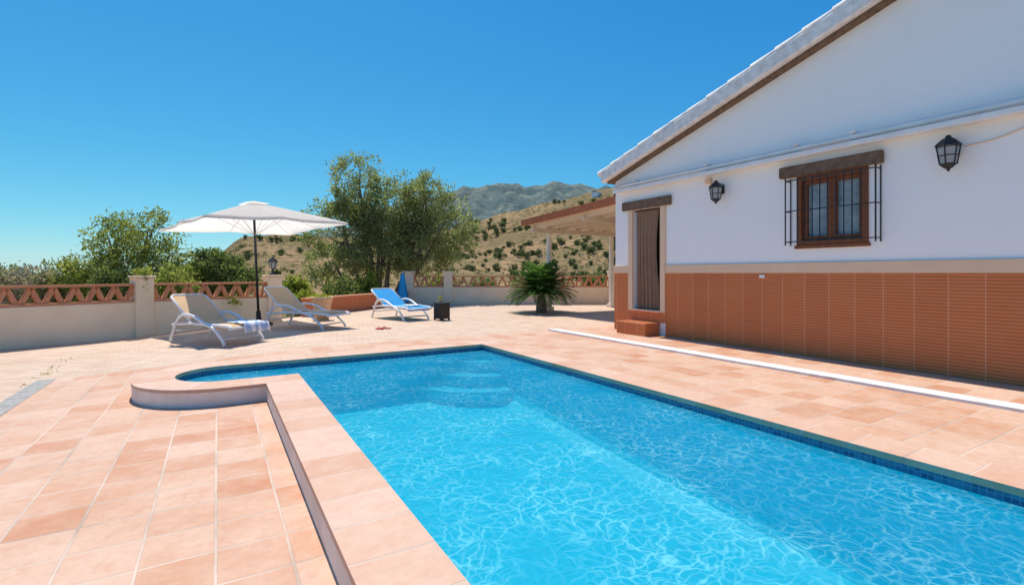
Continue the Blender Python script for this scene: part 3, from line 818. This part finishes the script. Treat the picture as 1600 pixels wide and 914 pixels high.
x, y = 4.98, 11.85
t = empty('side_table', (x, y, 0), .3, label='small black square side table beside the blue lounger', cat='side table')
m = MB(); m.box(-.17,.17,-.17,.17,.42,.45); m.build('tabletop', m_black, t, bevel=.008)
m = MB(); m.box(-.15,.15,-.15,.15,.03,.419); m.build('body', m_black, t, bevel=.01)
for sx in (-1,1):
    for sy in (-1,1):
        m = MB(); m.box(sx*.13-.02, sx*.13+.02, sy*.13-.02, sy*.13+.02, -.01, .029); m.build('leg', m_black, t)
t = empty('flower_cup', (x-.03, y+.02, .45), label='little yellow plant in a cup on the black side table', cat='plant')
m = MB(); m.lathe([(0,0),(.035,0),(.045,.08),(0,.075)], 10); m.build('cup', m_pot, t, True)
m_yel = leaf_mat('yellow_leaf', (.4,.38,.05), (.25,.3,.06))
random.seed(3)
def leafquad(m, p, d, up, ln, w):
    d = d.normalized(); s = d.cross(up)
    if s.length < 1e-4: s = Vector((1,0,0))
    s.normalize()
    m.face([p, p+d*ln*.5+s*w*.5, p+d*ln, p+d*ln*.5-s*w*.5])
def rv(): 
    while True:
        v = Vector((random.uniform(-1,1), random.uniform(-1,1), random.uniform(-1,1)))
        if .05 < v.length < 1: return v.normalized()
m = MB()
for k in range(60): leafquad(m, Vector((0,0,.1))+rv()*.05, rv()+Vector((0,0,.4)), rv(), .06, .025)
m.build('leaves', m_yel, t)
for k, (x, y, a) in enumerate([(3.0,10.55,.4),(3.14,10.6,.9)]):
    t = empty('flip_flop', (x, y, gz(x, y)+.004), a, label=['red flip flop lying on the terrace paving, left of the pair','red flip flop lying on the terrace paving, right of the pair'][k], cat='shoe', group='pair of red flip flops')
    m = MB(); n = 20; P = []
    for q in range(n):
        an = 2*PI*q/n; P.append((.045*math.sin(an)*(1+.25*math.cos(an)), .13*math.cos(an)))
    m.face([(p[0],p[1],.018) for p in P])
    for q in range(n):
        p, s = P[q], P[(q+1)%n]; m.face([(p[0],p[1],0),(s[0],s[1],0),(s[0],s[1],.018),(p[0],p[1],.018)])
    m.build('sole', m_red, t)
    m = MB(); m.tube([(-.045,-.01,.02),(-.02,.03,.05),(0,.07,.02),(.02,.03,.05),(.045,-.01,.02)], .006, 5); m.build('strap', m_red, t)
x, y = G(629, 18.2)
t = empty('closed_parasol', (x, y, -.006), label='folded blue parasol standing against the back wall', cat='parasol')
m = MB(); m.lathe([(.0,1.22),(.03,1.2),(.07,1.1),(.13,.7),(.2,.25),(.22,.12),(.1,.13),(0,.13)], 14)
for i, v in enumerate(m.v):
    a = math.atan2(v[1], v[0]); k = 1+.16*math.cos(5*a); m.v[i] = (v[0]*k, v[1]*k, v[2])
m.build('canopy', m_blue, t, True)
m = MB(); m.tube([(0,0,0),(0,0,1.28)], .02, 8); m.build('pole', m_whitemetal, t)

# ------------------------------------------------------------------ vegetation
def lobes_crown(lobes, n, per, cr, ln, w, seed, up=.15, hollow=.45):
    random.seed(seed); m = MB(); cl = []
    wt = [l[3]*l[4]*l[5] for l in lobes]
    for k in range(n):
        l = random.choices(lobes, wt)[0]
        d = rv(); r = hollow + (1-hollow)*random.random()**.7
        r *= 1 + .22*mnoise.noise(d*2.3+Vector((seed, l[0], 0)))
        c = Vector((l[0]+d.x*l[3]*r, l[1]+d.y*l[4]*r, l[2]+d.z*l[5]*r)); cl.append(c)
        rr = cr*random.uniform(.5, 1.3)
        for q in range(int(per*random.uniform(.5, 1.4))):
            p = c + rv()*rr*random.random()**.5
            leafquad(m, p, rv()+d*.5+Vector((0,0,up)), rv(), ln*random.uniform(.6,1.3), w*random.uniform(.7,1.3))
    return m, cl
def tree(name, loc, lobes, n, per, cr, ln, w, lm, seed, label, cat='tree', stems=1, tr=.16, group=None, nb=40, up=.15, hollow=.45):
    t = empty(name, loc, label=label, cat=cat, group=group)
    m, cl = lobes_crown(lobes, n, per, cr, ln, w, seed, up, hollow)
    random.seed(seed+50)
    tm = MB()
    for l in lobes[:max(stems, len(lobes))]:
        e = Vector(l[:3]); b = Vector((random.uniform(-1,1)*tr*.8, random.uniform(-1,1)*tr*.8, -.1))
        mid = b.lerp(e, .5) + Vector((random.uniform(-.2,.2), random.uniform(-.2,.2), -.15))
        tm.tube(smooth_path([b, b.lerp(mid,.5)+rv()*tr*.6, mid, e + Vector((0,0,l[5]*.3))], 4), [tr*(1-.8*q/12) for q in range(13)], 7)
    for c in random.sample(cl, min(nb, len(cl))):
        l = min(lobes, key=lambda q: (Vector(q[:3])-c).length); s = Vector(l[:3]) - Vector((0,0,l[5]*.35))
        tm.tube([s, s.lerp(c,.5)+rv()*.12, c], [tr*.2, tr*.12, tr*.04], 5)
    tm.build('trunk', m_bark, t, True)
    m.build('crown', lm, t)
    return t
lm_olive = leaf_mat('olive_leaf', (.24,.27,.12), (.39,.41,.21), (.165,.195,.08), .5)
lm_light = leaf_mat('light_leaf', (.25,.29,.07), (.39,.40,.14), (.18,.22,.055), .5)
lm_dark = leaf_mat('dark_leaf', (.15,.20,.07), (.24,.28,.11), (.105,.145,.05), .48)
lm_mauve = leaf_mat('mauve_leaf', (.32,.26,.23), (.42,.37,.28), (.21,.21,.13), .45)
lm_palm = leaf_mat('palm_leaf', (.06,.15,.035), (.125,.23,.065), (.045,.10,.025), .38)
lm_bush = leaf_mat('bush_leaf', (.28,.33,.05), (.40,.42,.10), (.17,.22,.045), .48)

def local(u, d, z=-.5):
    x, y = G(u, d); return (x, y, z)
def LB(u0, du, dz, z0, rx, ry, rz, dep=0):
    """lobe offset from base: du metres to the right as seen, dep metres further away"""
    return (du*RT[0]+dep*FW[0], du*RT[1]+dep*FW[1], z0, rx, ry, rz)
D = 20.5
x, y, z = local(590, D, -.6)
lob = [LB(0,-.8,0,5.1,1.25,1.2,1.75), LB(0,-1.5,0,3.5,1.55,1.4,1.4), LB(0,.8,0,4.3,1.5,1.4,1.5), LB(0,2.0,0,4.6,1.35,1.3,1.3), LB(0,2.85,0,3.6,1.4,1.3,1.3), LB(0,.2,0,2.5,1.7,1.5,.95), LB(0,1.9,0,2.7,1.7,1.5,1.0), LB(0,-2.0,0,2.1,1.2,1.2,.9,.3), LB(0,.2,0,3.7,1.2,1.2,1.2)]
tree('olive_tree', (x, y, z), lob, 1000, 46, .34, .16, .052, lm_olive, 11, 'tall silvery green olive tree with twin crowns behind the low tiled wall', stems=3, tr=.18, nb=60)
x, y, z = local(222, 16.5, -.8)
lob = [LB(0,-.9,0,2.9,.95,.9,1.05), LB(0,.2,0,3.2,1.0,.9,.9), LB(0,-1.6,0,2.0,1.0,1.0,.85), LB(0,.9,0,2.3,.95,.9,.95), LB(0,-.2,0,2.0,1.1,1.0,.9)]
tree('almond_tree', (x, y, z), lob, 310, 32, .32, .15, .048, lm_light, 21, 'airy yellow green tree behind the left garden wall', tr=.1, nb=60, hollow=.3)
x, y, z = local(332, 17.5, -.8)
lob = [LB(0,0,0,2.0,1.0,.9,.85), LB(0,.7,0,1.7,.9,.8,.75), LB(0,-.6,0,1.6,.85,.8,.75)]
tree('carob_tree', (x, y, z), lob, 260, 46, .28, .14, .06, lm_dark, 31, 'dense dark green tree behind the wall under the parasol edge', tr=.1)
for k, (u, d, w_, h_, lm, lab) in enumerate([(40,15.5,1.3,.75,lm_mauve,'greyish mauve bush behind the wall at the far left edge'),(118,16,1.1,.95,lm_light,'pale green bush behind the left wall beside the airy tree'),
        (-15,17,1.2,.9,lm_dark,'dark bush cut by the left picture edge behind the wall'), (180,15.2,.9,.75,lm_dark,'short dark bush just left of the first wall pillar'), (80,17.5,1.2,.8,lm_dark,'low green bush between the mauve bush and the pale bush'), (268,15.0,.9,.7,lm_light,'leafy yellow green bush right of the first wall pillar')]):
    x, y, z = local(u, d, -.2)
    tree('bush', (x, y, z), [LB(0,0,0,.95,w_*.75,w_*.7,h_), LB(0,w_*.5,0,.7,w_*.5,w_*.5,h_*.7), LB(0,-w_*.5,0,.75,w_*.5,w_*.5,h_*.75)], 120, 38, .22, .12, .055, lm, 41+k, lab, 'bush', tr=.05, nb=40, hollow=.2)
for k, (u, d, zc, w_, h_, lm, lab) in enumerate([(478,14.6,.25,.62,.5,lm_bush,'yellow green shrub right of the lamp pillar behind the lounger'),
        (462,15.6,.75,.45,.5,lm_bush,'taller loose yellow green shrub behind the lamp pillar'),
        (535,17.0,.55,.8,.62,lm_dark,'dark green shrub under the olive tree behind the low tiled wall'),
        (575,18.5,.7,.6,.55,lm_bush,'bright shrub behind the tiled wall left of the folded blue parasol'),
        (690,22.5,.75,.9,.6,lm_light,'low green shrub behind the back wall right of the olive tree'),
        (755,23,.7,.8,.5,lm_dark,'low dark shrub behind the back wall left of the palm'),
        (925,23.5,.85,.9,.7,lm_dark,'dark shrub behind the back wall under the porch roof')]):
    x, y, z = local(u, d, -.1)
    tree('shrub', (x, y, z), [LB(0,0,0,zc,w_*.8,w_*.7,h_), LB(0,w_*.5,0,zc-.15,w_*.5,w_*.5,h_*.7), LB(0,-w_*.5,0,zc-.1,w_*.5,w_*.5,h_*.7)], 80, 36, .18, .12, .06, lm, 61+k, lab, 'shrub', tr=.035, nb=25, hollow=.15)
x, y = G(503, 12.75)
t = empty('plant_pot', (x, y, gz(x,y)), label='tan clay pot standing beside the middle lounger backrest', cat='plant pot')
m = MB(); m.lathe([(0,0),(.17,0),(.235,.44),(.262,.52),(.275,.52),(.275,.60),(.235,.60),(.22,.53),(0,.52)], 18); m.build('pot', m_pot, t, True)
m = MB(); random.seed(9)
for k in range(60): leafquad(m, Vector((random.uniform(-.15,.15),random.uniform(-.15,.15),.54)), rv()*.6+Vector((0,0,.8)), rv(), .16, .045)
m.build('leaves', lm_bush, t)
x, y = W1
m, cl = lobes_crown([(0,0,0,.16,.16,.1),(.1,-.12,-.18,.07,.06,.2)], 22, 14, .06, .07, .035, 77)
o = m.build('creeper', lm_light); o.location = (x, y, 1.2); tag(o, 'small green creeper on top of the left wall pillar', 'plant')
m, cl = lobes_crown([(0,0,.05,.14,.06,.1),(.16,.03,.0,.12,.06,.06)], 12, 12, .05, .06, .03, 78)
x, y = G(362, 11.95); o = m.build('weed', lm_bush); o.location = (x, y, .5); tag(o, 'small green weed growing out of the wall behind the left lounger', 'plant')
random.seed(5); m = MB()
for k in range(34):
    tt = random.random(); x = -2.03 + random.gauss(0,.04); y = 8.2+2.4*tt
    for q in range(4): leafquad(m, Vector((x+random.gauss(0,.02), y+random.gauss(0,.02), gz(x,y))), rv()*.9+Vector((0,0,.25)), rv(), random.uniform(.02,.04), .01)
tag(m.build('weeds', lm_light), 'sparse weeds growing along the paving joint', 'weeds', kind='stuff')
x, y = G(846, 15.2)
t = empty('sago_palm', (x, y, 0), label='dark green sago palm growing by the porch post', cat='palm')
m = MB(); m.lathe([(.0,-.05),(.16,-.05),(.17,.15),(.15,.35),(.11,.5),(0,.55)], 12); m.build('trunk', m_bark, t, True)
random.seed(15); m = MB()
for k in range(120):
    az = k*2.39996; el = R(88 - 82*(k/119)**.9); ln = random.uniform(1.0, 1.25)
    P = []; p = Vector((0,0,.54)); e = el
    for q in range(13):
        P.append(p.copy()); p = p + Vector((math.cos(az)*math.cos(e), math.sin(az)*math.cos(e), math.sin(e)))*ln/12; e -= R(3.2+3.6*q/12)
    m.tube(P, [.009]*6+[.005]*7, 4)
    sd = Vector((-math.sin(az), math.cos(az), 0))
    for q in range(2, 13):
        for h in (0, .33, .66):
            pp = P[q].lerp(P[q-1], h)
            tg = (P[q]-P[q-1]).normalized(); ll = .23*math.sin(PI*(q+.8)/14)+.03
            for s in (-1, 1):
                leafquad(m, pp, sd*s*.9+tg*.5+Vector((0,0,.15)), tg.cross(sd), ll, .03)
m.build('fronds', lm_palm, t)

# distant olive trees on the hill
random.seed(99)
protos = []
lm_far = leaf_mat('hill_olive_leaf', (.125,.15,.065), (.20,.22,.105), (.095,.12,.052), .28)
for s in range(3):
    m, cl = lobes_crown([(0,0,1.25,1.25,1.25,1.0),(.5,.2,1.0,.8,.8,.7)], 34, 12, .4, .5, .32, 200+s, hollow=.25)
    m.tube([(0,0,-.5),(0,0,1.0)], .14, 5); protos.append(m)
cnt = 0; tries = 0
placed = []
first = {}
while cnt < 298 and tries < 14000:
    tries += 1
    u = random.uniform(370, 985) if random.random() < .35 else random.uniform(690, 985); r = 225 + 390*random.random()**.75
    ph = math.atan((u-800)/F)
    row = 11.0; r = round(r/row)*row + random.gauss(0, 2.4); arc_ = round(ph*r/8.5)*8.5 + random.gauss(0,1.9); ph = arc_/r
    x, y = pos(ph, r)
    if mnoise.noise(Vector((x*.014, y*.014, 5))) < -.15: continue
    if any((x-a)**2+(y-b)**2 < 22 for a, b in placed): continue
    placed.append((x, y)); k = random.randrange(3)
    if k not in first:
        o = protos[k].build('hill_olive_tree', lm_far); first[k] = o
    else:
        o = first[k].copy(); col.objects.link(o)
    sc = random.uniform(.8, 2.1)*(.78+r/1000)
    o.location = (x, y, hz(ph, r)-.1); o.scale = (sc, sc, sc*random.uniform(.85,1.1)); o.rotation_euler = (0,0,random.random()*6.28)
    tag(o, 'small round olive tree dotted over the dry hillside', 'tree', 'olive trees on the hillside'); cnt += 1
random.seed(123); m = MB()
for k in range(4400):
    u = random.uniform(340, 1000); r = 210 + 410*random.random()**.8; ph = math.atan((u-800)/F); x, y = pos(ph, r)
    if mnoise.noise(Vector((x*.02, y*.02, 9))) < random.uniform(-.35,.35): continue
    z0 = hz(ph, r); s = random.uniform(.5, 1.6)
    for q in range(9):
        leafquad(m, Vector((x,y,z0)) + Vector((random.gauss(0,s*.6), random.gauss(0,s*.6), random.uniform(0,s*.6))), rv()+Vector((0,0,.5)), rv(), s*.9, s*.6)
tag(m.build('scrub', leaf_mat('scrub_leaf', (.16,.165,.07), (.26,.235,.11), (.12,.13,.055), .25)), 'low grey green scrub covering the hillside', 'scrub', kind='stuff')
def farmhouse(u, r, w, label):
    ph = math.atan((u-800)/F); x, y = pos(ph, r)
    t = empty('farmhouse', (x, y, hz(ph, r)-1), .4, label=label, cat='house')
    m = MB(); m.box(-w, w, -4, 4, -2, 4.6); m.build('wall', m_wall, t)
    m = MB(); h = 6.4
    m.face([(-w-.4,-4.4,4.5),(w+.4,-4.4,4.5),(w+.4,0,h),(-w-.4,0,h)]); m.face([(w+.4,4.4,4.5),(-w-.4,4.4,4.5),(-w-.4,0,h),(w+.4,0,h)]); m.face([(-w-.4,-4.4,4.5),(-w-.4,0,h),(-w-.4,4.4,4.5)]); m.face([(w+.4,-4.4,4.5),(w+.4,4.4,4.5),(w+.4,0,h)]); m.build('roof', m_roof, t)
    for xx in (-w*.5, w*.4):
        m = MB(); m.box(xx-.6, xx+.6, -4.03, -4.001, 1.2, 2.8); m.build('window', m_dark, t)
farmhouse(932, 596, 5, 'small white farmhouse on the hill crest near the roof eave')

# ------------------------------------------------------------------ light, world, camera
EL = R(62); AZ = R(2.5)
sd = bpy.data.lights.new('sun', 'SUN'); sd.energy = 5.0; sd.angle = R(.5); sd.color = (1, .955, .88)
so = bpy.data.objects.new('sun', sd); col.objects.link(so)
dirv = Vector((-math.sin(AZ)*math.cos(EL), -math.cos(AZ)*math.cos(EL), -math.sin(EL)))
so.rotation_euler = dirv.to_track_quat('-Z', 'Y').to_euler(); so.location = (5, 20, 30)
w = bpy.data.worlds.new('World'); scene.world = w; w.use_nodes = True
nt = w.node_tree; nt.nodes.clear()
out = nt.nodes.new('ShaderNodeOutputWorld'); bg = nt.nodes.new('ShaderNodeBackground')
sky = nt.nodes.new('ShaderNodeTexSky'); sky.sky_type = 'NISHITA'; sky.sun_disc = False
sky.sun_elevation = EL; sky.sun_rotation = AZ; sky.altitude = 800; sky.air_density = 1.0; sky.dust_density = .4; sky.ozone_density = 2.0
sp_ = nt.nodes.new('ShaderNodeSeparateColor'); nt.links.new(sky.outputs[0], sp_.inputs[0])
cbn = nt.nodes.new('ShaderNodeCombineColor')
for i, (ex, k) in enumerate(((1.62, .115), (.90, .78), (.45, 2.28))):
    nt.links.new(mth(nt, 'MULTIPLY', mth(nt, 'POWER', sp_.outputs[i], ex), k), cbn.inputs[i])
nt.links.new(cbn.outputs[0], bg.inputs[0]); bg.inputs[1].default_value = .15
nt.links.new(bg.outputs[0], out.inputs[0])
cd = bpy.data.cameras.new('camera'); cam = bpy.data.objects.new('camera', cd); col.objects.link(cam)
cd.sensor_width = 36; cd.lens = 36*F/1600; cd.shift_y = -30/1600; cd.clip_start = .05; cd.clip_end = 60000
cam.location = (0, 0, CAMZ); cam.rotation_euler = (R(90), 0, -YAW)
scene.camera = cam
